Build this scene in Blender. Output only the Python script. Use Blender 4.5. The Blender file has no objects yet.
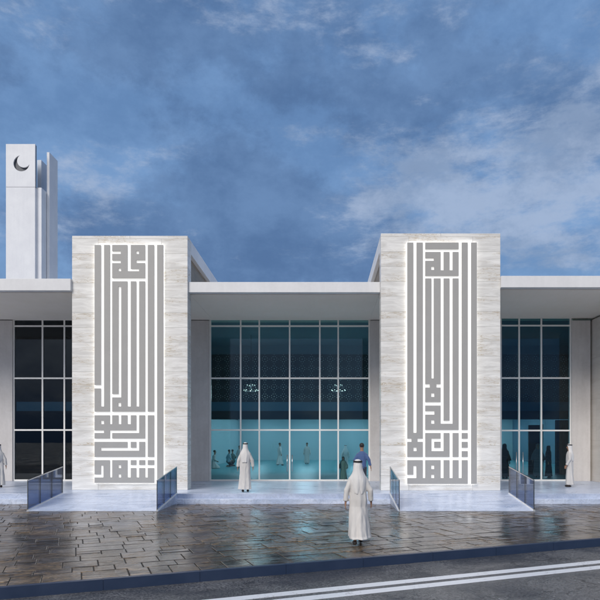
import bpy, bmesh, math, random
from mathutils import Vector, Matrix, noise as mnoise
R = math.radians
random.seed(7)
C = bpy.context.scene.collection
SC = bpy.context.scene

# ------------------------------------------------------------------ camera, world, sun, exposure
CAMZ = 2.15
cam_d = bpy.data.cameras.new('camera'); cam = bpy.data.objects.new('camera', cam_d); C.objects.link(cam)
cam.location = (0, 0, CAMZ); cam.rotation_euler = (R(90), 0, 0)
cam_d.lens = 36; cam_d.sensor_width = 36; cam_d.shift_x = -23/600; cam_d.shift_y = 142/600
cam_d.clip_start = 0.1; cam_d.clip_end = 5000
SC.camera = cam
SC.render.resolution_x = SC.render.resolution_y = 1024
SC.view_settings.view_transform = 'Standard'; SC.view_settings.look = 'None'
SC.view_settings.gamma = 1; SC.view_settings.use_curve_mapping = False
SC.view_settings.exposure = 0.22

SUN_EL, SUN_AZ = 32, 205      # azimuth clockwise from +Y: behind the camera, a little to the left
world = bpy.data.worlds.new('World'); SC.world = world; world.use_nodes = True
def build_world():
    nt = world.node_tree; nt.nodes.clear(); N = nt.nodes.new; L = nt.links.new
    out = N('ShaderNodeOutputWorld'); bg = N('ShaderNodeBackground'); bg.inputs[1].default_value = 1.0
    sky = N('ShaderNodeTexSky'); sky.sky_type = 'NISHITA'; sky.sun_disc = False
    sky.sun_elevation = R(SUN_EL); sky.sun_rotation = R(SUN_AZ); sky.air_density = 1.3; sky.dust_density = 1.0; sky.ozone_density = 3
    sm = N('ShaderNodeVectorMath'); sm.operation = 'SCALE'; sm.inputs[3].default_value = 0.09; L(sky.outputs[0], sm.inputs[0])
    tc = N('ShaderNodeTexCoord')
    def vm(op, a, b=None):
        n = N('ShaderNodeVectorMath'); n.operation = op
        for i, v in enumerate((a, b)):
            if v is None: continue
            if isinstance(v, tuple): n.inputs[i].default_value = v
            else: L(v, n.inputs[i])
        return n.outputs[1] if op in ('DOT_PRODUCT', 'DISTANCE', 'LENGTH') else n.outputs[0]
    def mt(op, a, b=0.0):
        n = N('ShaderNodeMath'); n.operation = op
        for i, v in enumerate((a, b)):
            if isinstance(v, (int, float)): n.inputs[i].default_value = v
            else: L(v, n.inputs[i])
        return n.outputs[0]
    def nz(vec, scale, detail, rough, dist=0.0):
        n = N('ShaderNodeTexNoise'); n.inputs['Scale'].default_value = scale; n.inputs['Detail'].default_value = detail
        n.inputs['Roughness'].default_value = rough; n.inputs['Distortion'].default_value = dist; L(vec, n.inputs['Vector']); return n.outputs[0]
    def ramp(f, *st):
        n = N('ShaderNodeValToRGB'); cr = n.color_ramp; cr.interpolation = 'EASE'
        while len(cr.elements) < len(st): cr.elements.new(0.5)
        for e, (p, c) in zip(cr.elements, st): e.position = p; e.color = (c[0], c[1], c[2], 1) if isinstance(c, tuple) else (c, c, c, 1)
        L(f, n.inputs[0]); return n.outputs[0]
    def mix(f, a, b, t='MIX'):
        n = N('ShaderNodeMix'); n.data_type = 'RGBA'; n.blend_type = t
        if isinstance(f, (int, float)): n.inputs[0].default_value = f
        else: L(f, n.inputs[0])
        for i, v in ((6, a), (7, b)):
            if isinstance(v, tuple): n.inputs[i].default_value = (*v, 1)
            else: L(v, n.inputs[i])
        return n.outputs[2]
    d = tc.outputs['Generated']
    st = vm('MULTIPLY', d, (1.0, 1.0, 2.1))
    off = vm('ADD', st, (3.1, 0.4, 1.7))
    big = nz(off, 2.3, 9, 0.55, 0.0)
    off2 = vm('ADD', st, (7.7, 2.4, 4.1))
    fine = nz(off2, 5.5, 10, 0.62, 0.1)
    def blob(px, py, rad):      # a broad region of the sky dome round one direction
        v = Vector(((px-323)/600, 1, (442-py)/600)).normalized()
        dd = vm('DISTANCE', vm('MULTIPLY', d, (1, 1, 1.6)), (v.x, v.y, v.z*1.6))
        return ramp(mt('DIVIDE', dd, rad), (0.0, 1.0), (1.0, 0.0))
    puff = nz(vm('ADD', vm('MULTIPLY', d, (1.0, 1.0, 1.45)), (2.2, 5.1, 0.3)), 3.2, 12, 0.66, 0.05)
    mott = nz(vm('ADD', vm('MULTIPLY', d, (1.0, 1.0, 1.5)), (9.2, 1.1, 6.3)), 8.0, 11, 0.66, 0.05)
    cov = mt('ADD', mt('MULTIPLY', puff, 0.80), mt('MULTIPLY', mott, 0.20))
    for px, py, rad, w in ((380, 60, .60, .10), (250, 255, .34, .17), (100, 215, .16, .05), (540, 110, .26, .07), (310, 190, .10, .03),
                           (95, 110, .24, -.10), (20, 160, .20, -.06), (590, 5, .20, -.16), (330, 168, .18, -.07), (560, 215, .30, -.12), (470, 110, .10, -.03)):
        cov = mt('ADD', cov, mt('MULTIPLY', blob(px, py, rad), w))
    cloudm = ramp(cov, (0.465, 0.0), (0.575, 1.0))
    clear = mix(0.80, sm.outputs[0], mix(ramp(mt('ADD', mt('MULTIPLY', mott, 0.6), mt('MULTIPLY', big, 0.4)), (0.40, 0.0), (0.60, 1.0)), (0.110, 0.215, 0.420), (0.165, 0.295, 0.530)))
    cloudc = ramp(mt('ADD', mt('MULTIPLY', mott, 0.5), mt('MULTIPLY', big, 0.5)), (0.40, (0.078, 0.150, 0.300)), (0.62, (0.125, 0.220, 0.400)))
    base = mix(mt('MULTIPLY', cloudm, 0.97), clear, cloudc)
    wisp = nz(vm('ADD', vm('MULTIPLY', d, (1.0, 1.0, 2.6)), (4.2, 8.1, 2.3)), 3.8, 12, 0.66, 0.1)
    pale = mt('ADD', mt('MULTIPLY', wisp, 0.9), mt('MULTIPLY', mott, 0.1))
    for px, py, rad, w in ((540, 205, .36, .17), (360, 190, .22, .09), (120, 193, .16, .14), (590, 20, .16, .05), (480, 245, .2, .04)):
        pale = mt('ADD', pale, mt('MULTIPLY', blob(px, py, rad), w))
    palem = ramp(pale, (0.545, 0.0), (0.68, 1.0))
    base = mix(mt('MULTIPLY', palem, 0.78), base, mix(ramp(mott, (0.38, 0.0), (0.62, 1.0)), (0.225, 0.305, 0.45), (0.34, 0.42, 0.57)))
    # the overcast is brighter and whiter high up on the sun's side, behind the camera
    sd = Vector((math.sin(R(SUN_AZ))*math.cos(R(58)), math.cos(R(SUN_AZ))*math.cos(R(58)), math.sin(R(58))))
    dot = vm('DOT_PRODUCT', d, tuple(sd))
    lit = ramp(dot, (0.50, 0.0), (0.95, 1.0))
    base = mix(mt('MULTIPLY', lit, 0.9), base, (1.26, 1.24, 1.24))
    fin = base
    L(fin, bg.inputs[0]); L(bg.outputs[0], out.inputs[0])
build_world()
sl = bpy.data.lights.new('sun', 'SUN'); sl.energy = 1.5; sl.angle = R(24); sl.color = (1.0, 0.935, 0.86)
sun = bpy.data.objects.new('sun', sl); C.objects.link(sun)
_sd = Vector((math.sin(R(SUN_AZ))*math.cos(R(SUN_EL)), math.cos(R(SUN_AZ))*math.cos(R(SUN_EL)), math.sin(R(SUN_EL))))
sun.rotation_euler = _sd.to_track_quat('Z', 'Y').to_euler(); sun.location = (0, -30, 40)

# ------------------------------------------------------------------ helpers
def WX(px, Y): return (px-323)/600*Y
def WZ(py, Y): return CAMZ+(442-py)/600*Y

class MB:
    """collects geometry; build() links it as one mesh object"""
    def __init__(s): s.bm = bmesh.new()
    def box(s, x0, x1, y0, y1, z0, z1, bev=0, mi=0):
        vs = [s.bm.verts.new((x, y, z)) for x in (x0, x1) for y in (y0, y1) for z in (z0, z1)]
        fs = [s.bm.faces.new([vs[i] for i in f]) for f in ((0,1,3,2),(4,6,7,5),(0,4,5,1),(2,3,7,6),(0,2,6,4),(1,5,7,3))]
        for f in fs: f.material_index = mi
        if bev:
            es = list({e for f in fs for e in f.edges})
            bmesh.ops.bevel(s.bm, geom=es, offset=bev, segments=2, affect='EDGES', profile=0.6)
        return s
    def poly(s, pts, d, mi=0):
        """prism: polygon pts extruded by vector d"""
        a = [s.bm.verts.new(p) for p in pts]; b = [s.bm.verts.new(Vector(p)+Vector(d)) for p in pts]; n = len(a)
        fs = [s.bm.faces.new(a), s.bm.faces.new(b[::-1])]
        for i in range(n): fs.append(s.bm.faces.new((a[i], b[i], b[(i+1)%n], a[(i+1)%n])))
        for f in fs: f.material_index = mi
        return s
    def tube(s, pts, rad, n=10, mi=0, closed=False):
        pts = [Vector(p) for p in pts]; rads = rad if isinstance(rad, (list, tuple)) else [rad]*len(pts)
        rings = []
        for i, p in enumerate(pts):
            if closed: t = pts[(i+1)%len(pts)]-pts[i-1]
            else: t = (pts[min(i+1, len(pts)-1)]-pts[max(i-1, 0)])
            t.normalize()
            if i == 0: u = t.orthogonal()
            u = u-t*u.dot(t); u.normalize(); v = t.cross(u)      # carried along the path, so rings do not twist
            rings.append([s.bm.verts.new(p+(u*math.cos(2*math.pi*k/n)+v*math.sin(2*math.pi*k/n))*rads[i]) for k in range(n)])
        m = len(rings)
        for i in range(m if closed else m-1):
            a, b = rings[i], rings[(i+1)%m]
            for k in range(n):
                f = s.bm.faces.new((a[k], a[(k+1)%n], b[(k+1)%n], b[k])); f.smooth = True; f.material_index = mi
        if not closed:
            s.bm.faces.new(rings[0][::-1]); s.bm.faces.new(rings[-1])
        return s
    def ball(s, c, r, sz=(1,1,1), u=12, v=8, mi=0):
        res = bmesh.ops.create_uvsphere(s.bm, u_segments=u, v_segments=v, radius=r)
        for w in res['verts']:
            w.co = Vector((w.co.x*sz[0], w.co.y*sz[1], w.co.z*sz[2]))+Vector(c)
        for f in {f for w in res['verts'] for f in w.link_faces}: f.smooth = True; f.material_index = mi
        return s
    def build(s, name, mat, parent=None, origin=(0,0,0)):
        bmesh.ops.recalc_face_normals(s.bm, faces=s.bm.faces)
        o3 = Vector(origin)
        for v in s.bm.verts: v.co -= o3
        me = bpy.data.meshes.new(name); s.bm.to_mesh(me); s.bm.free()
        for m in (mat if isinstance(mat, (list, tuple)) else [mat]): me.materials.append(m)
        o = bpy.data.objects.new(name, me); C.objects.link(o)
        if parent: o.parent = parent
        else: o.location = o3
        return o

def tag(o, label=None, cat=None, group=None, kind=None):
    if label: o['label'] = label
    if cat: o['category'] = cat
    if group: o['group'] = group
    if kind: o['kind'] = kind
    return o
def thing(name, label, cat, loc=(0,0,0), rz=0, group=None):
    o = bpy.data.objects.new(name, None); C.objects.link(o); o.location = loc; o.rotation_euler = (0,0,rz); o.empty_display_size = .3
    return tag(o, label, cat, group)
def struct(o): o['kind'] = 'structure'; return o

# ------------------------------------------------------------------ materials
class MT:
    def __init__(s, name):
        s.m = bpy.data.materials.new(name); s.m.use_nodes = True; s.nt = s.m.node_tree
        s.b = s.nt.nodes['Principled BSDF']; s.out = s.nt.nodes['Material Output']
    def n(s, t, **kw):
        x = s.nt.nodes.new(t)
        for k, v in kw.items():
            if hasattr(x, k): setattr(x, k, v)
        return x
    def set(s, i, v):
        if hasattr(v, 'links') or hasattr(v, 'is_linked'): s.nt.links.new(v, i)
        elif isinstance(v, tuple) and len(v) == 3 and i.type == 'RGBA': i.default_value = (*v, 1)
        else: i.default_value = v
    def math(s, op, a, b=0.0, clamp=False):
        x = s.n('ShaderNodeMath', operation=op); x.use_clamp = clamp; s.set(x.inputs[0], a); s.set(x.inputs[1], b); return x.outputs[0]
    def vec(s, op, a, b=(0,0,0)):
        x = s.n('ShaderNodeVectorMath', operation=op); s.set(x.inputs[0], a); s.set(x.inputs[1], b); return x.outputs[0]
    def obj(s, kind='Object'): return s.n('ShaderNodeTexCoord').outputs[kind]
    def sep(s, v):
        x = s.n('ShaderNodeSeparateXYZ'); s.set(x.inputs[0], v); return x.outputs
    def comb(s, x, y, z):
        c = s.n('ShaderNodeCombineXYZ'); s.set(c.inputs[0], x); s.set(c.inputs[1], y); s.set(c.inputs[2], z); return c.outputs[0]
    def noise(s, v, scale, detail=4, rough=.55, dist=0.0):
        x = s.n('ShaderNodeTexNoise'); s.set(x.inputs['Vector'], v); s.set(x.inputs['Scale'], scale)
        x.inputs['Detail'].default_value = detail; x.inputs['Roughness'].default_value = rough; x.inputs['Distortion'].default_value = dist
        return x.outputs[0]
    def ramp(s, f, *st):
        x = s.n('ShaderNodeValToRGB'); cr = x.color_ramp
        while len(cr.elements) < len(st): cr.elements.new(.5)
        for e, (p, c) in zip(cr.elements, st): e.position = p; e.color = (*c, 1) if isinstance(c, tuple) else (c, c, c, 1)
        s.set(x.inputs[0], f); return x.outputs[0]
    def mix(s, f, a, b, t='MIX'):
        x = s.n('ShaderNodeMix', data_type='RGBA', blend_type=t); s.set(x.inputs[0], f); s.set(x.inputs[6], a); s.set(x.inputs[7], b); return x.outputs[2]
    def bump(s, h, strength=.3, dist=.01):
        x = s.n('ShaderNodeBump'); x.inputs['Strength'].default_value = strength; x.inputs['Distance'].default_value = dist
        s.set(x.inputs['Height'], h); s.set(s.b.inputs['Normal'], x.outputs[0]); return x.outputs[0]
    def base(s, c): s.set(s.b.inputs['Base Color'], c); return s
    def rough(s, r): s.set(s.b.inputs['Roughness'], r); return s

M = {}
def simple(key, col, rough=.6, metal=0.0, var=.12, scale=6, bump=.0, spec=None):
    m = MT(key); o = m.obj(); nn = m.noise(o, scale, 5)
    dark = tuple(c*(1-var) for c in col); lite = tuple(min(1, c*(1+var)) for c in col)
    m.base(m.mix(nn, dark, lite)); m.rough(rough); m.b.inputs['Metallic'].default_value = metal
    if bump: m.bump(m.noise(o, scale*6, 3), bump, .01)
    if spec is not None: m.b.inputs['Specular IOR Level'].default_value = spec
    M[key] = m.m; return m.m

def stone_panels(key, c_lo, c_hi, vein, course=.62, width=2.4, veinamt=.8, rough=.45, mortar=.55, seed=0.0):
    m = MT(key); x, y, z = m.sep(m.obj())[0:3]
    uv = m.comb(m.math('ADD', x, y), z, seed)
    br = m.n('ShaderNodeTexBrick'); m.set(br.inputs['Vector'], uv)
    br.inputs['Color1'].default_value = (0,0,0,1); br.inputs['Color2'].default_value = (1,1,1,1); br.inputs['Mortar'].default_value = (.5,.5,.5,1)
    br.inputs['Scale'].default_value = 1; br.inputs['Brick Width'].default_value = width; br.inputs['Row Height'].default_value = course
    br.inputs['Mortar Size'].default_value = .007; br.inputs['Mortar Smooth'].default_value = .1; br.offset = .5; br.squash = 1
    br.inputs['Bias'].default_value = 0
    rnd = br.outputs['Color']; fac = br.outputs['Fac']
    rs = m.sep(rnd)[0]
    st = m.comb(m.math('MULTIPLY', m.math('ADD', x, y), .55), m.math('MULTIPLY', z, 3.6), m.math('MULTIPLY', rs, 23.0))
    n1 = m.noise(st, 1.3, 7, .62, 1.2); n2 = m.noise(st, 3.0, 6, .6, .8); n3 = m.noise(st, .7, 4, .5, .5)
    col = m.mix(m.ramp(n1, (.35, 0.0), (.65, 1.0)), c_lo, c_hi)
    vf = m.ramp(m.math('ABSOLUTE', m.math('SUBTRACT', n2, .5)), (0.0, 1.0), (.026, 0.0))
    vmask = m.ramp(n3, (.45, 0.0), (.62, 1.0))
    col = m.mix(m.math('MULTIPLY', m.math('MULTIPLY', vf, vmask), veinamt), col, vein)
    col = m.mix(m.math('MULTIPLY', m.ramp(n3, (.5, 0.0), (.8, 1.0)), .28), col, tuple(c*.85 for c in vein))
    col = m.mix(m.math('MULTIPLY', rs, .12), col, tuple(c*.72 for c in c_hi))
    col = m.mix(m.math('MULTIPLY', fac, mortar), col, tuple(c*.35 for c in c_lo))
    m.base(col); m.rough(m.math('ADD', m.math('MULTIPLY', n1, .15), rough-.07))
    m.bump(m.math('SUBTRACT', m.math('MULTIPLY', n1, .15), fac), .35, .004)
    M[key] = m.m; return m.m
stone_panels('travertine', (.60,.585,.56), (.82,.81,.785), (.42,.33,.21), veinamt=1.0, mortar=.5, course=.56)
stone_panels('brown_travertine', (.16,.12,.07), (.28,.21,.13), (.09,.06,.04), .9, 2.0, .6)
stone_panels('beige_panel', (.66,.61,.55), (.72,.67,.61), (.50,.44,.36), 1.9, 3.0, .15, .6, .3)
def concrete(key, lo, hi, rough=.75):
    m = MT(key); o = m.obj(); x, y, z = m.sep(o)[0:3]
    a = m.noise(o, .7, 6, .6, .3); b = m.noise(o, 9, 5, .6); d = m.noise(m.comb(m.math('MULTIPLY', x, 5), y, m.math('MULTIPLY', z, .35)), 1.2, 4)
    f = m.math('ADD', m.math('MULTIPLY', a, .55), m.math('ADD', m.math('MULTIPLY', b, .2), m.math('MULTIPLY', d, .25)))
    m.base(m.mix(m.ramp(f, (.38, 0.0), (.62, 1.0)), lo, hi)); m.rough(rough); m.bump(b, .12, .006); M[key] = m.m
concrete('pier_concrete', (.53,.50,.48), (.65,.62,.60))
concrete('soffit_plaster', (.84,.77,.67), (.88,.81,.72), .8)
concrete('fascia_paint', (.66,.66,.67), (.74,.74,.75), .5)
concrete('minaret_panel', (.62,.63,.66), (.70,.71,.73), .5)
concrete('minaret_shaded_side', (.40,.46,.56), (.47,.53,.62), .35)  # darker, bluer copy of the panel: side shade put into the colour
simple('letter_metal', (.365,.358,.345), .5, .0, .06, 3)
simple('frame_metal', (.88,.86,.82), .4, .2, .05, 3)
simple('dark_metal', (.06,.07,.08), .4, .6, .1, 3)
simple('steel', (.55,.56,.58), .25, .9, .05, 3)
simple('crescent_dark', (.09,.10,.12), .5)
# light box behind the letters
m = MT('backlit_acrylic'); m.base((.85,.85,.84)); m.rough(.5)
m.set(m.b.inputs['Emission Color'], (1.0,.985,.95)); m.b.inputs['Emission Strength'].default_value = .5; M['backlit'] = m.m
def emis(key, col, st):
    m = MT(key); m.base(col); m.set(m.b.inputs['Emission Color'], col); m.b.inputs['Emission Strength'].default_value = st; M[key] = m.m
emis('ceiling_lamp', (.90,.97,1.0), 27.0)
emis('led_strip', (1.0,.98,.94), 3.8)
emis('glow_band', (.05,.14,.24), .8)  # glow added so the blue band shows in the unlit left room
emis('bulb', (1.0,.93,.8), 1.6)
# blue-white marble
m = MT('platform_marble'); o = m.obj(); x, y, z = m.sep(o)[0:3]
n1 = m.noise(m.comb(m.math('MULTIPLY', x, .6), m.math('MULTIPLY', y, 1.6), z), 1.4, 8, .65, 1.0); n2 = m.noise(o, 3.1, 7, .65, 1.4)
col = m.mix(m.ramp(n1, (.36, 0.0), (.64, 1.0)), (.41,.49,.66), (.67,.74,.89))
col = m.mix(m.math('MULTIPLY', m.ramp(m.math('ABSOLUTE', m.math('SUBTRACT', n2, .5)), (0.0, 1.0), (.03, 0.0)), .5), col, (.30,.34,.42))
br = m.n('ShaderNodeTexBrick'); m.set(br.inputs['Vector'], o); br.inputs['Scale'].default_value = 1; br.inputs['Brick Width'].default_value = 1.2
br.inputs['Row Height'].default_value = .8; br.inputs['Mortar Size'].default_value = .006; br.offset = 0
m.base(m.mix(m.math('MULTIPLY', br.outputs['Fac'], .45), col, (.25,.28,.34))); m.rough(m.math('ADD', m.math('MULTIPLY', n1, .25), .18)); m.bump(n2, .06, .004)
M['platform'] = m.m
# wet riven paving stones (random shade per stone stored on the mesh)
m = MT('wet_paving'); o = m.obj(); x, y, z = m.sep(o)[0:3]
at = m.n('ShaderNodeAttribute'); at.attribute_name = 'shade'; rnd = at.outputs['Fac']
off = m.comb(m.math('MULTIPLY', x, .55), m.math('MULTIPLY', y, 1.7), m.math('MULTIPLY', rnd, 6.0))
n1 = m.noise(off, 2.2, 8, .68, 1.0); n2 = m.noise(off, 9, 6, .65, .6); n3 = m.noise(o, .35, 4, .6, .5); n4 = m.noise(o, 30, 4, .6)
n5 = m.noise(m.comb(m.math('MULTIPLY', x, .9), m.math('MULTIPLY', y, 2.6), m.math('MULTIPLY', rnd, 9.0)), 2.1, 8, .66, .9)
n6 = m.noise(m.vec('ADD', o, (5.3, 2.2, .7)), .42, 5, .62, .8)
n7 = m.noise(m.comb(m.math('MULTIPLY', x, 1.6), m.math('MULTIPLY', y, 5.0), rnd), 7.0, 6, .7, .4)
col = m.mix(m.ramp(n5, (.40, 0.0), (.60, 1.0)), (.010,.008,.007), (.20,.130,.070))
col = m.mix(m.math('MULTIPLY', m.ramp(rnd, (.4, 0.0), (1.0, 1.0)), .5), col, (.28,.20,.12))
col = m.mix(m.ramp(n5, (.57, 0.0), (.68, .8)), col, (.40,.30,.185))
col = m.mix(m.ramp(n7, (.43, .9), (.52, 0.0)), col, (.008,.006,.005))
col = m.mix(m.math('MULTIPLY', m.ramp(n6, (.40, 1.0), (.56, 0.0)), .8), col, (.014,.011,.010))
m.base(col)
dry = m.ramp(n6, (.38, 0.0), (.62, 1.0))
m.rough(m.math('ADD', m.math('MULTIPLY', m.ramp(n2, (.40, .15), (.62, 1.0)), m.math('ADD', m.math('MULTIPLY', dry, .20), .06)), .04))
m.b.inputs['Specular IOR Level'].default_value = .62
h = m.math('ADD', m.math('MULTIPLY', n5, .9), m.math('ADD', m.math('MULTIPLY', n2, .35), m.math('MULTIPLY', n4, .05)))
h = m.math('MULTIPLY', h, m.math('ADD', m.math('MULTIPLY', dry, .75), .25))
m.bump(h, .9, .024); M['paving'] = m.m
simple('paving_joint', (.010,.009,.009), .6, 0, .3, 12)
# kerb: navy painted blocks
m = MT('kerb_navy'); o = m.obj(); n1 = m.noise(o, 3, 6, .6); 
col = m.mix(n1, (.013,.025,.056), (.028,.045,.090)); m.base(col); m.rough(m.math('ADD', m.math('MULTIPLY', n1, .3), .25)); m.bump(m.noise(o, 25, 4), .15, .004); M['kerb'] = m.m
# asphalt
m = MT('wet_asphalt'); o = m.obj(); g = m.noise(o, 34, 5, .75); g2 = m.noise(o, 160, 2, .7); p = m.noise(o, .5, 5, .6, .6)
vo = m.n('ShaderNodeTexVoronoi'); vo.feature = 'DISTANCE_TO_EDGE'; wv = m.vec('ADD', o, m.vec('MULTIPLY', m.comb(m.noise(o, 1.3, 5, .6), m.noise(m.vec('ADD', o, (9,3,1)), 1.3, 5, .6), 0.0), (1.6,1.6,0)))
m.set(vo.inputs['Vector'], wv); vo.inputs['Scale'].default_value = .28
cr = m.ramp(vo.outputs['Distance'], (0.0, 1.0), (.006, 0.0))
col = m.mix(m.ramp(g, (.40, 0.0), (.62, 1.0)), (.035,.036,.040), (.21,.21,.215)); col = m.mix(m.ramp(g2, (.6, 0.0), (.72, .5)), col, (.22,.22,.22))
col = m.mix(m.ramp(p, (.40, .6), (.56, 0.0)), col, (.022,.024,.030)); col = m.mix(m.math('MULTIPLY', cr, .8), col, (.012,.012,.013))
m.base(col); m.rough(m.ramp(p, (.40, .07), (.60, .34))); m.bump(m.math('SUBTRACT', m.math('ADD', g, m.math('MULTIPLY', g2, .5)), cr), .7, .010); M['asphalt'] = m.m
m = MT('road_paint'); o = m.obj(); w = m.noise(o, 22, 6, .75); w2 = m.noise(o, 1.5, 4, .6)
f = m.math('ADD', m.math('MULTIPLY', w, .7), m.math('MULTIPLY', w2, .3))
m.base(m.mix(m.ramp(f, (.56, 0.0), (.66, 1.0)), (.66,.68,.72), (.12,.12,.13))); m.rough(.35); m.bump(m.noise(o, 60, 3), .3, .005); M['paint'] = m.m
# glass: thin sheet, tinted, reflecting by Fresnel
def glass(key, tint, ior=1.5, extra=0.0, rough=.0):
    m = MT(key); m.nt.nodes.remove(m.b)
    tr = m.n('ShaderNodeBsdfTransparent'); tr.inputs[0].default_value = (*tint, 1)
    gl = m.n('ShaderNodeBsdfGlossy'); gl.inputs['Roughness'].default_value = rough; gl.inputs[0].default_value = (.9,.95,1,1)
    fr = m.n('ShaderNodeFresnel'); fr.inputs[0].default_value = ior
    f = m.math('ADD', m.math('MULTIPLY', fr.outputs[0], .9), extra, True)
    mx = m.n('ShaderNodeMixShader'); m.nt.links.new(f, mx.inputs[0]); m.nt.links.new(tr.outputs[0], mx.inputs[1]); m.nt.links.new(gl.outputs[0], mx.inputs[2])
    m.nt.links.new(mx.outputs[0], m.out.inputs[0]); M[key] = m.m
glass('window_glass', (.56,.74,.80), 1.45, .0)
glass('dark_glass', (.30,.36,.38), 1.45, .0)
glass('rail_glass', (.50,.62,.88), 1.45, .02)
# interior
simple('teal_wall', (.40,.54,.58), .7, 0, .05, .5)
simple('teal_carpet', (.08,.30,.34), .35, 0, .15, 3)
simple('dark_interior', (.028,.045,.06), .7, 0, .2, 1)
simple('slate_interior', (.12,.22,.29), .7, 0, .1, 1)
simple('blue_band', (.07,.20,.32), .5, 0, .08, 1)
simple('screen_inlay', (.75,.77,.77), .4, .3, .1, 2)
simple('black_room', (.012,.014,.017), .8, 0, .2, 1)
# people
def cloth(key, col, rough=.85, var=.06):
    m = MT(key); o = m.obj(); n = m.noise(o, 7, 4); m.base(m.mix(n, tuple(c*(1-var) for c in col), tuple(min(1, c*(1+var)) for c in col))); m.rough(rough)
    m.b.inputs['Sheen Weight'].default_value = .15; m.bump(m.noise(m.vec('MULTIPLY', o, (1,1,.25)), 16, 4, .6), .6, .02); M[key] = m.m
cloth('white_cloth', (.56,.54,.52)); cloth('scarf_cloth', (.64,.625,.61)); cloth('black_cloth', (.018,.018,.021)); cloth('blue_shirt', (.055,.10,.23))
cloth('dark_trousers', (.03,.035,.05)); cloth('green_cloth', (.035,.10,.095)); cloth('grey_cloth', (.11,.11,.12)); cloth('teal_shirt', (.25,.42,.48))
simple('skin', (.30,.165,.105), .55, 0, .08, 12); simple('hair', (.015,.012,.011), .6, 0, .2, 20); simple('shoe_leather', (.02,.015,.013), .4, 0, .2, 9)
simple('agal_black', (.012,.012,.013), .6); simple('eye_dark', (.02,.015,.012), .2)

# ------------------------------------------------------------------ ground, road, kerb, plaza
KA = Vector((WX(0, 8.9), 8.90)); KB = Vector((WX(600, 13.4), 13.42))     # two points of the plaza edge
KU = (KB-KA).normalized(); KV = Vector((-KU.y, KU.x)); ROAD_Z = -.16
KANG = math.atan2(KU.y, KU.x)
KM = (KA+KB)/2
def kp(u, v, z=0.0): p = KM+KU*u+KV*v; return (p.x, p.y, z)
mb = MB(); mb.poly([(-1500,-1500,ROAD_Z-.5),(1500,-1500,ROAD_Z-.5),(1500,1500,ROAD_Z-.5),(-1500,1500,ROAD_Z-.5)], (0,0,.5))
struct(mb.build('road', M['asphalt']))
L2 = 70
mb = MB()
mb.poly([kp(-L2,.0,ROAD_Z+.004), kp(L2,.0,ROAD_Z+.004), kp(L2,130,ROAD_Z+.004), kp(-L2,130,ROAD_Z+.004)], (0,0,-ROAD_Z-.018))
struct(mb.build('plaza_bed', M['paving_joint']))
# paving stones, courses parallel to the kerb
bm = bmesh.new(); lay = bm.loops.layers.float_color.new('shade') if False else None
cols = []
v = .006
while v < 26:
    rh = random.choice((.44,.54,.64,.76)); u = -34+random.random()
    while u < 34:
        w = random.choice((.34,.46,.58,.72,.9)); split = random.random() < .42
        for (a, b) in (((v, v+rh*.5), (v+rh*.5, v+rh)) if split else ((v, v+rh),)):
            g = .006; bv = .011; hz = random.uniform(-.003, .003); tx = random.uniform(-.003,.003); ty = random.uniform(-.003,.003)
            q = []
            for ins, z in ((g, -.012), (g+.002, -.005+hz), (g+bv, 0.0+hz)):
                q.append([bm.verts.new(kp(uu, vv, z+(tx*(1 if uu > u+w/2 else -1)+ty*(1 if vv > (a+b)/2 else -1))*(z > -.011)))
                          for uu, vv in ((u+ins, a+ins), (u+w-ins, a+ins), (u+w-ins, b-ins), (u+ins, b-ins))])
            sh = random.random()
            fs = [bm.faces.new(q[2])]
            for k in (0, 1):
                for i in range(4): fs.append(bm.faces.new((q[k][i], q[k][(i+1)%4], q[k+1][(i+1)%4], q[k+1][i])))
            cols += [sh]*len(fs)
        u += w
    v += rh
me = bpy.data.meshes.new('paving'); bm.to_mesh(me); bm.free()
# texture coordinates follow the courses: keep the mesh in its own rotated frame
rot = Matrix.Rotation(-KANG, 4, 'Z'); me.transform(rot @ Matrix.Translation((-KM.x, -KM.y, 0)))
at = me.attributes.new('shade', 'FLOAT', 'FACE')
at.data.foreach_set('value', cols)
me.materials.append(M['paving']); po = bpy.data.objects.new('plaza_paving', me); C.objects.link(po)
po.location = (KM.x, KM.y, 0); po.rotation_euler = (0,0,KANG); struct(po)
# kerb in blocks
mb = MB(); u = -30
KW = .12
while u < 30:
    a = kp(u+.0005, -.003, ROAD_Z-.02); b = kp(u+1.4995, -.003, ROAD_Z-.02); c = kp(u+1.4995, -KW, ROAD_Z-.02); d = kp(u+.0005, -KW, ROAD_Z-.02)
    n0 = len(mb.bm.verts); mb.bm.verts.ensure_lookup_table()
    before = set(mb.bm.faces); mb.poly([d, c, b, a], (0,0,-ROAD_Z+.032))
    es = list({e for f in set(mb.bm.faces)-before for e in f.edges}); bmesh.ops.bevel(mb.bm, geom=es, offset=.006, segments=2, affect='EDGES')
    u += 1.5
struct(mb.build('kerb', M['kerb']))
# double white line
def rp(px, py):
    Y = 600*(CAMZ-ROAD_Z)/(py-442); return Vector((WX(px, Y), Y))
def line(v0, v1, name):
    mb = MB(); z = ROAD_Z+.004
    mb.poly([kp(-30, v0, z-.003), kp(30, v0, z-.003), kp(30, v1, z-.003), kp(-30, v1, z-.003)], (0,0,.003)); struct(mb.build(name, M['paint']))
def vof(px, py): return (rp(px, py)-KM).dot(KV)
vt = (vof(400, 581.2)+vof(600, 559.6))/2; vb = (vof(400, 584.6)+vof(600, 562.8))/2
v2t = (vof(400, 587.0)+vof(600, 565.2))/2; v2b = (vof(400, 591.0)+vof(600, 568.6))/2
line(vb, vt, 'road_marking'); line(v2b, v2t, 'road_marking')

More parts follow.
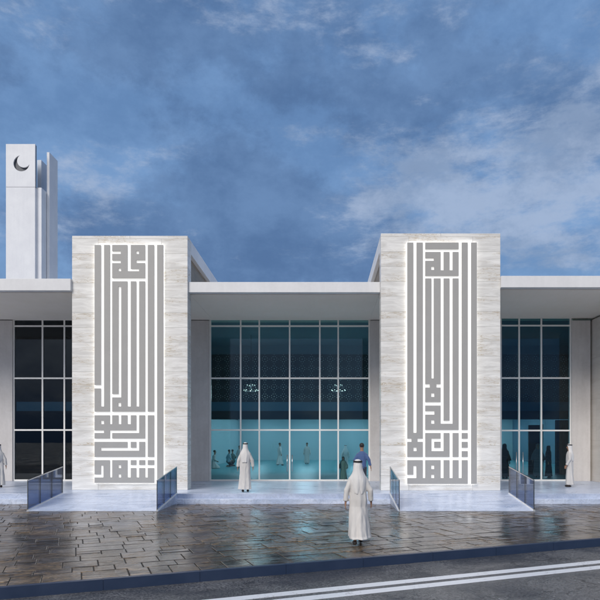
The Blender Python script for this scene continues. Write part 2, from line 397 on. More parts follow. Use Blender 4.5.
# ------------------------------------------------------------------ platform with two steps, two ramps
PH = .33; PY = 21.15
mb = MB()
mb.box(-40, 30, PY-.32, PY+.02, -.01, PH/2, .008)
mb.box(-40, 30, PY, 62, -.01, PH, .008)
struct(mb.build('entrance_platform', M['platform'], origin=(0, PY, 0)))
RN = 18.65
def ramp_at(x0, x1):
    mb = MB(); z0 = .012
    pts = [(x0, RN, -.02), (x0, PY+.004, -.02), (x0, PY+.004, PH+.004), (x0, RN, z0)]
    mb.poly(pts, (x1-x0, 0, 0)); struct(mb.build('access_ramp', M['platform'], origin=(x0, RN, 0)))
ramp_at(-9.22, -5.12); ramp_at(2.33, 6.60)

def railing(x, lab, inner):
    H = .93; t = thing('glass_railing', lab, 'railing', (x, RN, .012), group='glass railings along the ramps')
    sl_ = (PH-.01)/(PY-RN); Ln = PY-RN; np_ = 3
    for k in range(np_):
        a = Ln*k/np_+.012; b = Ln*(k+1)/np_-.012
        mb = MB(); mb.poly([(-.008, a, a*sl_+.02), (-.008, b, b*sl_+.02), (-.008, b, b*sl_+H), (-.008, a, a*sl_+H)], (.016,0,0)); mb.build('glass_pane', M['rail_glass'], t)
    mb = MB(); mb.poly([(-.016, 0, H), (-.016, Ln, Ln*sl_+H), (-.016, Ln, Ln*sl_+H+.028), (-.016, 0, H+.028)], (.032,0,0)); mb.build('top_rail', M['steel'], t)
    mb = MB(); mb.poly([(-.022, 0, 0), (-.022, Ln, Ln*sl_), (-.022, Ln, Ln*sl_+.04), (-.022, 0, .04)], (.044,0,0)); mb.build('base_channel', M['frame_metal'], t)
    for k in range(np_+1):
        a = min(max(Ln*k/np_, .008), Ln-.008); mb = MB(); mb.box(-.012, .012, a-.008, a+.008, a*sl_+.005, a*sl_+H); mb.build('post', M['dark_metal'], t)
railing(-9.18, 'blue glass railing at the left end of the left ramp, before dark windows', 0)
railing(-5.16, 'blue glass railing on the right edge of the left ramp', 1)
railing(2.37, 'narrow looking blue glass railing on the left edge of the right ramp', 1)
railing(6.56, 'blue glass railing at the right end of the right ramp', 0)

# ------------------------------------------------------------------ kufic towers
def bars(x0, x1, y0, y1, whites, Y, z_front, depth, name, parent, org):
    xs = sorted({x0, x1, *[c for w in whites for c in (w[0], w[2])]}); ys = sorted({y0, y1, *[c for w in whites for c in (w[1], w[3])]})
    xs = [c for c in xs if x0 <= c <= x1]; ys = [c for c in ys if y0 <= c <= y1]
    g = {}
    for i in range(len(xs)-1):
        for j in range(len(ys)-1):
            cx, cy = (xs[i]+xs[i+1])/2, (ys[j]+ys[j+1])/2
            g[i, j] = not any(w[0] < cx < w[2] and w[1] < cy < w[3] for w in whites)
    bm = bmesh.new(); vd = {}
    def V(i, j, k):
        if (i, j, k) not in vd: vd[i, j, k] = bm.verts.new((WX(xs[i], Y), z_front+(depth if k else 0), WZ(ys[j], Y)))
        return vd[i, j, k]
    for (i, j), on in g.items():
        if not on: continue
        bm.faces.new((V(i,j,0), V(i,j+1,0), V(i+1,j+1,0), V(i+1,j,0))); bm.faces.new((V(i,j,1), V(i+1,j,1), V(i+1,j+1,1), V(i,j+1,1)))
        if not g.get((i-1, j)): bm.faces.new((V(i,j,0), V(i,j,1), V(i,j+1,1), V(i,j+1,0)))
        if not g.get((i+1, j)): bm.faces.new((V(i+1,j,0), V(i+1,j+1,0), V(i+1,j+1,1), V(i+1,j,1)))
        if not g.get((i, j-1)): bm.faces.new((V(i,j,0), V(i+1,j,0), V(i+1,j,1), V(i,j,1)))
        if not g.get((i, j+1)): bm.faces.new((V(i,j+1,0), V(i,j+1,1), V(i+1,j+1,1), V(i+1,j+1,0)))
    mb = MB(); mb.bm.free(); mb.bm = bm
    return mb.build(name, M['letter_metal'], parent, org)
g = [None, (102,105.2), (110.9,113.3), (119.5,122.3), (128.4,131.8), (137.2,140.1), (146,148.7), (155,158)]
T, B = 246, 482.7
LW = [(g[1][0],T-1,g[1][1],406.6), (95,385.3,g[1][1],388.6), (g[2][0],T-1,g[2][1],424.2), (113.2,252.2,121.9,254.9), (113.2,261.4,121.9,264.1),
      (119.4,269.3,122.2,272.1), (g[4][0],T-1,g[4][1],272.1), (g[4][0],269.8,140.1,272.1), (137.1,252.1,140,255), (137.2,261.1,146,264),
      (g[6][0],T-1,g[6][1],477.3), (g[7][0],T-1,g[7][1],B+1), (g[2][0],278.9,g[6][1],282.2), (g[3][0],287.5,g[3][1],397.6), (113.2,394.4,122.3,397.6),
      (119.2,403.1,122.2,406.6), (g[4][0],282,g[4][1],406.6), (g[5][0],282,g[5][1],406.6), (95,411.9,g[7][1],415.3), (102,421,105.2,424.2),
      (g[3][0],415,g[3][1],424.2), (g[4][0],415,g[4][1],424.2), (g[5][0],415,g[5][1],433), (110.9,430.6,140.1,433), (95,430.6,105.2,433),
      (110.9,430.6,113.3,441.8), (95,438.7,148.6,441.8), (g[4][0],441,g[4][1],450.6), (g[5][0],441,g[5][1],450.6), (102,447.9,140.1,450.6),
      (95,457,155.5,460), (102,465.6,104.6,477.2), (95,474.4,104.6,477.2), (g[2][0],460,g[2][1],477.2), (119.4,465.2,122.2,468), (119.4,474.3,122.2,477.3),
      (g[4][0],460,g[4][1],477.2), (g[5][0],460,g[5][1],477.2), (131,465,155.5,467.8)]
h = [None, (412.9,416), (422.3,424.7), (430.9,433.2), (440,443), (448.9,452), (457.9,461), (467,470.4)]
T2, B2 = 243.6, 483.7
RW = [(h[1][0],T2-1,h[1][1],432.8), (h[2][0],T2-1,h[2][1],477.9), (h[6][0],T2-1,h[6][1],477.9), (h[7][0],T2-1,h[7][1],B2+1), (423,250.1,459,253),
      (423,259.1,433.3,261.8), (430.6,267.5,433.6,270.8), (h[4][0],252,h[4][1],271.2), (h[5][0],252,h[5][1],271.2), (423,276.7,459,279.3),
      (h[3][0],279,h[3][1],378.7), (h[4][0],279,h[4][1],423.8), (h[5][0],279,h[5][1],423.8), (440,420.9,452,423.8), (423,384.5,429.3,387.8), (435.8,384.5,440.5,387.8),
      (430.6,393.6,433.8,397.1), (423,402.4,440.5,405.7), (423,411.4,433.9,414.7), (430.6,420.5,433.8,423.8), (423,430.1,468,433), (406,438.8,411.1,441.8),
      (417,438.8,423,441.8), (413,447.7,416.1,451), (406,457,468,460), (440,432,443,451), (430.9,438.8,440.5,441.6), (430.9,438.8,433.7,451), (430.9,447.9,443,451),
      (h[5][0],432,h[5][1],458), (460,438.8,468,441.8), (460,447.8,468,451), (412.9,466,415.9,477.9), (406,474.7,415.9,477.9), (430.6,465.5,433.7,468.9),
      (430.6,474.7,433.7,477.9), (h[4][0],459,h[4][1],477.9), (h[5][0],459,h[5][1],477.9)]
def tower(pxl, pxr, pyt, Y, lab, letters, side, panel_lab):
    x0, x1, zt = WX(pxl, Y), WX(pxr, Y), WZ(pyt, Y); cx = (x0+x1)/2; org = (cx, Y, PH)
    t = thing('inscribed_tower', lab, 'tower', org, group='marble towers with inscriptions')
    mb = MB(); mb.box(x0, x1, Y, Y+.60, PH, zt, .012); mb.build('front_slab', M['travertine'], t, org)
    YB = 29.5
    mb = MB(); mb.box(x0, x1, Y+.603, YB, zt-.52, zt-.004, .01); mb.build('roof_slab', M['fascia_paint'], t, org)
    for s, xa in ((-1, x0+.25), (1, x1-.25)):
        mb = MB(); mb.box(xa-.1, xa+.1, Y+.603, YB-.1, 8.30, zt-.523); mb.build('side_wall', M['brown_travertine'], t, org)
    a, b, c, d, wh = letters
    lb = MB(); lb.box(WX(a-.4, Y), WX(b+.4, Y), Y-.095, Y-.06, WZ(d+.4, Y), WZ(c-.4, Y)); bk = lb.build('light_box', M['backlit'], t, org)
    ax0, ax1, az0, az1 = WX(a+.6, Y), WX(b-.6, Y), WZ(d-.6, Y), WZ(c+.6, Y)
    for q in ((ax0, ax0+.03, az0, az1), (ax1-.03, ax1, az0, az1), (ax0+.035, ax1-.035, az0, az0+.03), (ax0+.035, ax1-.035, az1-.03, az1)):
        e = MB(); e.box(q[0], q[1], Y-.059, Y-.045, q[2], q[3]); e.build('led_strip', M['led_strip'], bk, org)
    lt = bars(a, b, c, d, wh, Y-.035, Y-.165, .05, 'square_kufic_lettering', t, org); lt['label'] = panel_lab
tower(72, 187.6, 235.8, 22.73, 'left veined marble tower, square Kufic lettering with several short horizontal bands near its base', (95.8,164,T,B,LW), 1,
      'grey metal square Kufic lettering, many short horizontal bands at the bottom')
tower(381, 500.4, 233.4, 22.50, 'veined white marble tower on the right with square Kufic lettering under a long top bar', (406.9,476,T2,B2,RW), -1,
      'grey metal square Kufic lettering headed by a short horizontal bar')

# ------------------------------------------------------------------ prayer hall building
GY = 28.0; HZ = 7.95
mosque = thing('prayer_hall', 'low wide prayer hall with tall gridded glass walls, grey piers and white canopy', 'building', (0, GY, PH))
MO = (0, GY, PH)
def part(mb, name, mat, parent=mosque, org=MO): return mb.build(name, mat, parent, org)
TLx0, TLx1, TRx0, TRx1 = WX(72, 22.73), WX(187.6, 22.73), WX(381, 22.5), WX(500.4, 22.5)
# canopies (one edge each) and the roof they grow from
def canopy(x0, x1, yf, zt, zb):
    mb = MB(); mb.box(x0, x1, yf, yf+.25, zb, zt, .008); mb.box(x0+.002, x1-.002, yf+.252, GY+.6, zb+.003, zt-.004)
    c = part(mb, 'canopy', M['fascia_paint'])
    mb = MB(); mb.box(x0, x1, yf+.30, GY+.5, zb-.02, zb+.002); mb.build('soffit', M['soffit_plaster'], c, MO)
zc_t, zc_b = WZ(282, 22.85), WZ(292.3, 22.85)
canopy(TLx1+.004, TRx0-.004, 22.85, zc_t, zc_b)
canopy(-24, TLx0-.004, 22.60, WZ(278.6, 22.6), WZ(290.4, 22.6))
canopy(TRx1+.004, 26, 22.40, WZ(275.8, 22.4), WZ(287.3, 22.4))
mb = MB(); mb.box(-24, 26, GY+.62, 61, HZ+.1, 8.28); part(mb, 'roof', M['fascia_paint'])
# soffits under the towers
for a, b, y in ((TLx0+.01, TLx1-.002, 23.34), (TRx0+.002, TRx1-.01, 23.12)):
    mb = MB(); mb.box(a, b, y, GY+.5, zc_b-.02, zc_b+.002); part(mb, 'soffit', M['soffit_plaster'])
# piers
def pier(px0, px1, mat='pier_concrete', yf=GY-.13):
    mb = MB(); mb.box(WX(px0, yf), WX(px1, yf), yf, GY+.25, PH, 7.80, .01); part(mb, 'pier', M[mat])
pier(-22, 12.4); pier(186, 209.0); pier(370.4, 392); pier(571.8, 590.5)
mb = MB(); mb.box(-24, WX(-23, GY), GY-.2, GY+.2, PH, 7.84); part(mb, 'wall', M['beige_panel'])
mb = MB(); bx = WX(591.2, GY); mb.box(bx, 26, 24.2, GY+.33, PH, 7.83, .01); part(mb, 'wall', M['beige_panel'])
# dark strips over the piers stand in for the shadow in the gap
for a, b in ((-22, 12.4), (186, 209), (370.4, 394), (572, 590.5)):
    mb = MB(); mb.box(WX(a, GY), WX(b, GY), GY-.10, GY+.2, 7.803, 7.825); part(mb, 'gap_shadow_strip', M['dark_metal'])

def window(xl, xr, mulls, trans, ztop_px, zbot, glassmat, dbl=()):
    """gridded glass wall: frame and one sheet of glass"""
    w = .034; yf = GY-.06
    f = MB(); xL, xR = WX(xl, yf), WX(xr, yf); zt = WZ(ztop_px, yf)
    f.box(xL, xL+.08, yf, yf+.12, zbot, zt, .005); f.box(xR-.08, xR, yf, yf+.12, zbot, zt, .005)
    f.box(xL+.08, xR-.08, yf+.002, yf+.118, zt-.09, zt); f.box(xL+.08, xR-.08, yf+.002, yf+.118, zbot, zbot+.07)
    for mx in mulls:
        x = WX(mx, yf); f.box(x-w, x+w, yf+.004, yf+.116, zbot+.07, zt-.09)
    for ty in trans:
        z = WZ(ty, yf); f.box(xL+.08, xR-.08, yf+.008, yf+.112, z-.035, z+.035)
    wo = part(f, 'window', M['frame_metal'])
    gm = MB(); gm.box(xL+.05, xR-.05, yf+.055, yf+.061, zbot+.03, zt-.04); gm.build('glass', M[glassmat], wo, MO)
    return wo
TR = (326, 378.2, 430.0)
wc = window(209.3, 370.2, (240.6, 259.2, 289.6, 319.8, 338.2), TR, 318, PH+.005, 'window_glass')
# the left opening is a separate, unlit room; its glass runs on behind the tower
wl = window(12.6, 186, (42.3, 64.2, 95, 125, 155), TR, 318.3, PH+.005, 'dark_glass')
wr = window(392.5, 571.6, (420, 450, 480, 501, 519.3, 541.5), (325.5, 378.0, 430.5), 316.4, PH+.005, 'window_glass')
def handle(px, y0, y1, parent):
    yy = GY-.12; x = WX(px, yy); z0, z1 = WZ(y1, yy), WZ(y0, yy); mb = MB(); mb.tube([(x, yy, z0), (x, yy, z1)], .022, 10)
    for z in (z0+.15, z1-.15): mb.tube([(x, yy, z), (x, yy+.07, z)], .012, 8)
    mb.build('door_handle', M['steel'], parent, MO)
handle(287.2, 455, 471.5, wc); handle(292.2, 455, 471.5, wc)
handle(516.4, 452, 478, wr); handle(523, 452, 478, wr)

# interior
XP = -8.6      # partition between the dark room and the hall
BW = 60.0; XE = 19.0
mb = MB(); mb.box(XP+.1, XE, GY+.12, BW, PH+.004, PH+.02); part(mb, 'carpet', M['teal_carpet'])
mb = MB(); mb.box(XP+.1, XE, BW, BW+.2, PH, 4.66); part(mb, 'back_wall', M['teal_wall'])
mb = MB(); mb.box(XP-.1, XP+.1, GY+.15, BW+.2, PH, HZ); part(mb, 'partition_wall', M['dark_interior'])
mb = MB(); mb.box(-24, XE, GY+.7, BW+.2, HZ, HZ+.09); part(mb, 'ceiling', M['slate_interior'])
MY = 36.0
mz0, mz1, mz2, mz3 = WZ(419.3, MY), WZ(411, MY), WZ(402, MY), WZ(354.5, MY)
mb = MB(); mb.box(XP+.1, XE, MY, MY+.3, mz0, mz1); part(mb, 'mezzanine_beam', M['dark_interior'])
mb = MB(); mb.box(XP+.1, XE, MY+.32, BW, 4.66, 4.8); part(mb, 'mezzanine_floor', M['dark_interior'])
mb = MB(); mb.box(XP+.103, XP+.16, GY+.16, BW-.01, PH+.022, 4.3); part(mb, 'wall_lining', M['teal_wall'])
mb = MB(); mb.box(XP+.1, XE, MY+.02, MY+.2, mz1, mz2); part(mb, 'mezzanine_band', M['blue_band'])
mb = MB(); mb.box(XP+.1, XE, MY, MY+.1, mz2, mz3); scr = part(mb, 'lattice_screen', M['dark_interior'])
mb = MB(); mb.box(XP+.1, XE, MY+.05, MY+.25, mz3, HZ); part(mb, 'upper_wall', M['slate_interior'])
mb = MB(); tile = .56; nx = int((XE-XP-.4)/tile); nzr = int((mz3-mz2)/tile)
for i in range(nx):
    for j in range(nzr):
        cx, cz = XP+.35+tile*(i+.5), mz2+.05+tile*(j+.5)
        for k in range(8):
            a = math.pi/8+k*math.pi/4; px, pz = cx+.165*math.cos(a), cz+.165*math.sin(a); r = .026
            mb.poly([(px+r*math.cos(a+q*math.pi/2), MY-.012, pz+r*math.sin(a+q*math.pi/2)) for q in range(4)], (0,.01,0))
        r = .035; mb.poly([(cx+r*math.cos(q*math.pi/2), MY-.012, cz+r*math.sin(q*math.pi/2)) for q in range(4)], (0,.01,0))
        for q in range(4):
            a = q*math.pi/2; px, pz = cx+tile/2*math.cos(a)*.98, cz+tile/2*math.sin(a)*.98
            mb.poly([(px+.02*math.cos(a+s*math.pi/2), MY-.012, pz+.02*math.sin(a+s*math.pi/2)) for s in range(4)], (0,.01,0))
mb.build('star_inlay', M['screen_inlay'], scr, MO)
# lit ceiling panels below the mezzanine, part of the building
for yy in (44.5, 49, 53.5, 57.5):
    for xx in (-6, -1.5, 3, 7.5, 12, 16.5):
        mb = MB(); mb.box(xx-.7, xx+.7, yy-.25, yy+.25, 4.62, 4.657); part(mb, 'hidden_ceiling_light', M['ceiling_lamp'])
mb = MB(); mb.box(XE+.003, XE+.3, GY+.35, BW+.2, PH, HZ+.08); part(mb, 'wall', M['beige_panel'])
mb = MB(); mb.box(XE-.05, XE-.002, GY+.35, BW-.01, PH+.03, HZ-.01); part(mb, 'inner_wall', M['slate_interior'])
for xx, yy in ((-5, 37.5), (-1.5, 37.5), (2, 37.5), (5.5, 37.5), (9, 37.5), (14, 37.5), (-3, 41), (1, 41), (6, 41)):  # extra panels added to brighten the camera-facing sides of the figures
    mb = MB(); mb.box(xx-.7, xx+.7, yy-.25, yy+.25, 4.62, 4.657); part(mb, 'hidden_ceiling_light', M['ceiling_lamp'])
# dark room on the left
mb = MB(); mb.box(-24, XP-.1, 33, 33.2, PH, HZ); part(mb, 'back_wall', M['black_room'])
mb = MB(); mb.box(-24, XP-.1, GY+.15, 33, PH+.004, PH+.02); part(mb, 'floor', M['black_room'])
mb = MB(); mb.box(-24, XP-.1, 32.85, 32.99, WZ(411, 33), WZ(402, 33)); part(mb, 'mezzanine_band', M['glow_band'])
# dark timber doorway and slatted panel seen through the right-hand glass
dY = 33.0
t = thing('timber_doorway', 'dark doorway frame inside the hall behind the right-hand glass', 'doorway', (WX(535, dY), dY, PH))
org = (WX(535, dY), dY, PH)
mb = MB(); mb.box(WX(529, dY), WX(541.5, dY), dY, dY+.15, PH+.02, WZ(425, dY), .01); mb.build('door_panel', M['black_room'], t, org)
mb = MB(); mb.box(WX(541.7, dY), WX(543.2, dY), dY-.03, dY+.15, PH+.02, WZ(424, dY)); mb.build('door_frame', M['frame_metal'], t, org)
t = thing('slatted_screen', 'dark slatted timber screen inside the hall beside the right pier', 'screen', (WX(566, dY), dY, PH)); org = (WX(566, dY), dY, PH)
mb = MB(); mb.box(WX(556, dY), WX(580, dY), dY+.05, dY+.15, PH+.02, WZ(420, dY)); mb.build('back_board', M['black_room'], t, org)
mb = MB()
for k in range(14): x = WX(556.5+k*1.7, dY); mb.box(x, x+.045, dY, dY+.05, PH+.02, WZ(420, dY))
mb.build('slat', M['dark_interior'], t, org)

# chandeliers
def chandelier(px, py, Y, lab):
    x, z = WX(px, Y), WZ(py, Y); t = thing('chandelier', lab, 'chandelier', (x, Y, z), group='small chandeliers in the hall'); org = (x, Y, z)
    mb = MB(); mb.tube([(x, Y, z+.1), (x, Y, HZ)], .012, 8); mb.build('rod', M['dark_metal'], t, org)
    mb = MB(); n = 8
    for r, dz in ((.38, 0), (.22, .28)): mb.tube([(x+r*math.cos(2*math.pi*k/24), Y+r*math.sin(2*math.pi*k/24), z+dz) for k in range(24)], .012, 6, closed=True)
    for k in range(4):
        a = k*math.pi/2+.3; mb.tube([(x, Y, z+.45), (x+.22*math.cos(a), Y+.22*math.sin(a), z+.28), (x+.38*math.cos(a), Y+.38*math.sin(a), z)], .008, 6)
    mb.build('ring', M['dark_metal'], t, org)
    pl = bpy.data.lights.new('chandelier_light', 'POINT'); pl.energy = 60; pl.color = (1,.92,.82); pl.shadow_soft_size = .3
    po_ = bpy.data.objects.new('chandelier_light', pl); C.objects.link(po_); po_.parent = t; po_.location = (0,0,-.1)
    for r, dz, n, ph in ((.38, 0, 8, .2), (.22, .28, 4, .5)):
        for k in range(n):
            a = 2*math.pi*k/n+ph; b = MB(); b.ball((x+r*math.cos(a), Y+r*math.sin(a), z+dz+.04), .020, (1,1,1.4), 8, 6); b.build('bulb', M['bulb'], t, org)
chandelier(251, 391, 32.5, 'small chandelier with lit bulbs behind the left half of the central glass')
chandelier(338.5, 391, 32.5, 'small chandelier with lit bulbs behind the right half of the central glass')

# ------------------------------------------------------------------ minaret
NY = 50.0
mnx = WX(20.5, NY); org = (mnx, NY, 0)
mt_ = thing('minaret', 'pale square minaret with a dark crescent near its top, behind the left canopy', 'minaret', org)
x0, x1 = WX(5.9, NY), WX(35, NY); zt = WZ(144, NY); zs = WZ(186.8, NY); D = .32
mb = MB(); mb.box(x0, x1, NY, NY+D, 0, zs-.03, .01); mb.build('lower_shaft', M['minaret_panel'], mt_, org)
# upper panel with the crescent cut right through its face
cu = bpy.data.curves.new('crown_panel', 'CURVE'); cu.dimensions = '2D'; cu.fill_mode = 'BOTH'; cu.extrude = .06
def spl(pts):
    s = cu.splines.new('POLY'); s.points.add(len(pts)-1)
    for p, q in zip(s.points, pts): p.co = (q[0], q[1], 0, 1)
    s.use_cyclic_u = True
spl([(x0, zs), (x1, zs), (x1, zt), (x0, zt)])
ccx, ccz, r1 = WX(21.4, NY), WZ(163.3, NY), 8.0*NY/600
icx, icz, r2 = ccx+2.3*NY/600, ccz+2.5*NY/600, 6.6*NY/600
# crescent outline between two circles
dd = math.hypot(icx-ccx, icz-ccz); a_ = (r1*r1-r2*r2+dd*dd)/(2*dd); th0 = math.atan2(icz-ccz, icx-ccx); al = math.acos(max(-1, min(1, a_/r1))); be = math.acos(max(-1, min(1, (dd-a_)/r2)))
pts = []
for k in range(33):
    a = th0+al+(2*math.pi-2*al)*k/32; pts.append((ccx+r1*math.cos(a), ccz+r1*math.sin(a)))
for k in range(1, 32):
    a = th0+2*math.pi-(math.pi-be)-(2*math.pi-2*(math.pi-be))*k/32; pts.append((icx+r2*math.cos(a), icz+r2*math.sin(a)))
spl(pts)
co = bpy.data.objects.new('tmp', cu); C.objects.link(co); bpy.context.view_layer.update()
me = bpy.data.meshes.new_from_object(co.evaluated_get(bpy.context.evaluated_depsgraph_get())); bpy.data.objects.remove(co)
me.transform(Matrix.Translation((-mnx, .062, 0)) @ Matrix.Rotation(R(90), 4, 'X')); me.materials.clear(); me.materials.append(M['minaret_panel'])
o = bpy.data.objects.new('crown_panel', me); C.objects.link(o); o.parent = mt_
mb = MB(); mb.box(x0+.02, x1-.02, NY+.20, NY+D, zs, zt-.02); mb.box(x0+.002, x0+.1, NY+.125, NY+.198, zs, zt-.004); mb.box(x1-.1, x1-.002, NY+.125, NY+.198, zs, zt-.004)
mb.build('crown_box', M['crescent_dark'], mt_, org)
# second shaft behind, a small panel coloured as a shaded side, and the tall rear fin
xa, xb = WX(35.9, NY+.3), WX(41.5, NY+.3); YB2 = 51.6
mb = MB(); mb.box(xa, xb, NY+.3, YB2, 0, WZ(187.6, NY+.3), .01); mb.build('rear_shaft', M['minaret_panel'], mt_, org)
mb = MB(); xg = WX(37.2, 52); mb.box(xg, WX(41.3, 52), 52, 53.2, WZ(188.5, 52), WZ(160, 52)); mb.build('inner_panel', M['minaret_shaded_side'], mt_, org)
xf0, xf1 = WX(46.8, NY+1.2), WX(49.4, NY+1.2)
mb = MB(); mb.box(xf0, xf1, NY+1.2, NY+2.8, 0, WZ(152.2, NY+1.2), .01); mb.build('fin', M['minaret_panel'], mt_, org)

# ------------------------------------------------------------------ people
def skin_mesh(verts, edges, radii, root=0, sub=1):
    me = bpy.data.meshes.new('t'); me.from_pydata([tuple(v) for v in verts], edges, []); o = bpy.data.objects.new('t', me); C.objects.link(o)
    md = o.modifiers.new('s', 'SKIN'); md.use_smooth_shade = True; md.branch_smoothing = .3
    lay = me.skin_vertices[0]
    for i, r in enumerate(radii):
        r = r if isinstance(r, tuple) else (r, r); lay.data[i].radius = r; lay.data[i].use_root = (i == root)
    s = o.modifiers.new('u', 'SUBSURF'); s.levels = sub; s.render_levels = sub
    bpy.context.view_layer.update()
    r = bpy.data.meshes.new_from_object(o.evaluated_get(bpy.context.evaluated_depsgraph_get())); bpy.data.objects.remove(o)
    for p in r.polygons: p.use_smooth = True
    return r
def mod_mesh(bm, mods):
    me = bpy.data.meshes.new('t'); bm.to_mesh(me); bm.free(); o = bpy.data.objects.new('t', me); C.objects.link(o)
    for t, kw in mods:
        md = o.modifiers.new('m', t)
        for k, v in kw.items(): setattr(md, k, v)
    bpy.context.view_layer.update()
    r = bpy.data.meshes.new_from_object(o.evaluated_get(bpy.context.evaluated_depsgraph_get())); bpy.data.objects.remove(o)
    for p in r.polygons: p.use_smooth = True
    return r
def wrinkle(me, amp, seed, f=(8,8,2.2)):
    nn = [v.normal.copy() for v in me.vertices]
    for v, n in zip(me.vertices, nn):
        c = v.co; q = Vector((c.x*f[0]+seed, c.y*f[1], c.z*f[2])); a = mnoise.noise(q)+.5*mnoise.noise(q*2.3)
        v.co = c+Vector((n.x, n.y, 0))*a*amp
def addpart(name, me, mat, t, sc, parent=None):
    me.transform(Matrix.Scale(sc, 4)); me.materials.clear(); me.materials.append(M[mat]); o = bpy.data.objects.new(name, me); C.objects.link(o); o.parent = parent or t; return o

def person(lab, loc, rz, H=1.75, robe='white_cloth', scarf='scarf_cloth', kind='robe', stride=.0, arms=((.27,.02),(.27,.02)), group=None, pose='stand', seed=0, trousers='dark_trousers', fine=.0065):
    """local frame: faces +Y, feet at z 0"""
    rnd = random.Random(seed); sc = H/1.78
    t = thing('person', lab, 'person', loc, rz, group)
    kneel = pose == 'kneel'; dz = -.47 if kneel else 0
    V, E, Rr = [], [], []
    def add(p, r, par=None):
        V.append(p); Rr.append(r)
        if par is not None: E.append((par, len(V)-1))
        return len(V)-1
    lean = .10 if kneel else (.03 if stride else .0)
    pel = add((0, 0, .95+dz), (.135,.10)); sp = add((0, lean*.3, 1.12+dz), (.125,.09), pel); ch = add((0, lean*.7, 1.32+dz), (.145,.10), sp)
    nk = add((0, lean+.0, 1.47+dz), .058, ch); jw = add((0, lean+.02, 1.57+dz), (.066,.075), nk); hd = add((0, lean+.015, 1.665+dz), (.078,.092), jw); add((0, lean+.005, 1.74+dz), (.055,.065), hd)
    wrists = []
    for s, (ax, ay) in zip((-1, 1), arms):
        sh = add((s*.155, lean*.8, 1.385+dz), .050, ch); bend = pose == 'fold'
        if kneel: el = (s*.235, .03, 1.14+dz); wr = (s*.14, .24, 1.0+dz)
        else: el = (s*(.165+(ax-.10)*.5), ay*.25-.02, 1.135); wr = (s*ax, ay, .90)
        e = add(el, .036, sh); w = add(wr, .027, e); d = (Vector(wr)-Vector(el)).normalized(); side = Vector((0, 1, 0)); side = (side-d*side.dot(d)).normalized(); nrm = d.cross(side)
        pm = Vector(wr)+d*.06; p_ = add(tuple(pm), (.034,.022), w); wrists.append((el, wr))
        for k, (o_, ln) in enumerate(((-.030,.060),(-.010,.076),(.010,.080),(.030,.070))):
            b0 = pm+side*o_+d*.03; f1 = add(tuple(b0), .0095, p_); f2 = add(tuple(b0+d*ln*.5-nrm*s*.006), .0088, f1); add(tuple(b0+d*ln*.92-nrm*s*.020), .0075, f2)
        tb = add(tuple(pm+side*.036-d*.018), .012, p_); add(tuple(pm+side*.058+d*.030), .0095, tb)
    feet = []
    for s in (-1, 1):
        hp = add((s*.085, 0, .90+dz), .088, pel); fy = s*stride
        if kneel: kn = add((s*.11, .34, .07+.04), .06, hp); an = add((s*.10, -.05, .07), .042, kn); add((s*.10, -.14, .05), .03, an); continue
        lift = .05 if fy < 0 else 0.0
        kn = add((s*.088, fy*.5+(.04 if stride else 0), .50+lift*.5), .056, hp); an = add((s*.085, fy, .085+lift), .036, kn); add((s*.09, fy+.13, .035+lift*.4), (.038,.026), an); feet.append((s*.088, fy, lift))
    bd = skin_mesh(V, E, Rr, 0, 1)
    # face: nose, ears, eyes
    bmf = MB(); hz = 1.665+dz; y0 = lean+.015
    bmf.ball((0, y0+.092, hz-.020), .016, (.8,1.1,1.5)); bmf.ball((0, y0+.078, hz-.062), .020, (1.3,.7,.45))
    for s in (-1, 1): bmf.ball((s*.079, y0-.005, hz-.015), .020, (.45,.8,1.4))
    bmf.bm.from_mesh(bd); bmesh.ops.recalc_face_normals(bmf.bm, faces=bmf.bm.faces)
    bd = mod_mesh(bmf.bm, [('REMESH', dict(mode='VOXEL', voxel_size=fine)), ('SMOOTH', dict(factor=.4, iterations=2))])
    body = addpart('body', bd, 'skin', t, sc)
    for s in (-1, 1):
        be_ = MB(); be_.ball((s*.030, y0+.080, hz+.008), .011)
        bmesh.ops.transform(be_.bm, matrix=Matrix.Scale(sc, 4), verts=be_.bm.verts); be_.build('eye', M['eye_dark'], t)
    # shoes
    for (fx, fy, lf) in feet:
        b = MB(); b.ball((fx, fy+.055, .045+lf*.6), .05, (.95,2.5,.85), 14, 8)
        bmesh.ops.transform(b.bm, matrix=Matrix.Scale(sc, 4), verts=b.bm.verts); b.build('shoe', M['shoe_leather'], t)
    # garments
    bm = bmesh.new(); W = MB(); W.bm.free(); W.bm = bm
    ph = [rnd.uniform(0, 6.28) for _ in range(4)]
    def loft(rings, fold):
        prev = None; n = 40
        for (z, rx, ry, cx, cy) in rings:
            ring = []
            for k in range(n):
                a = 2*math.pi*k/n; f = 1+fold*max(0, (1.3+dz-z))*(.5*math.sin(5*a+ph[0]+z*1.3)+.35*math.sin(9*a+ph[1]-z*2)+.3*math.sin(3*a+ph[2]))
                ring.append(bm.verts.new((cx+rx*f*math.cos(a), cy+ry*f*math.sin(a), z)))
            if prev:
                for k in range(n): bm.faces.new((prev[k], prev[(k+1)%n], ring[(k+1)%n], ring[k]))
            else: bm.faces.new(ring[::-1])
            prev = ring
        bm.faces.new(prev)
    sl_len = 1.0
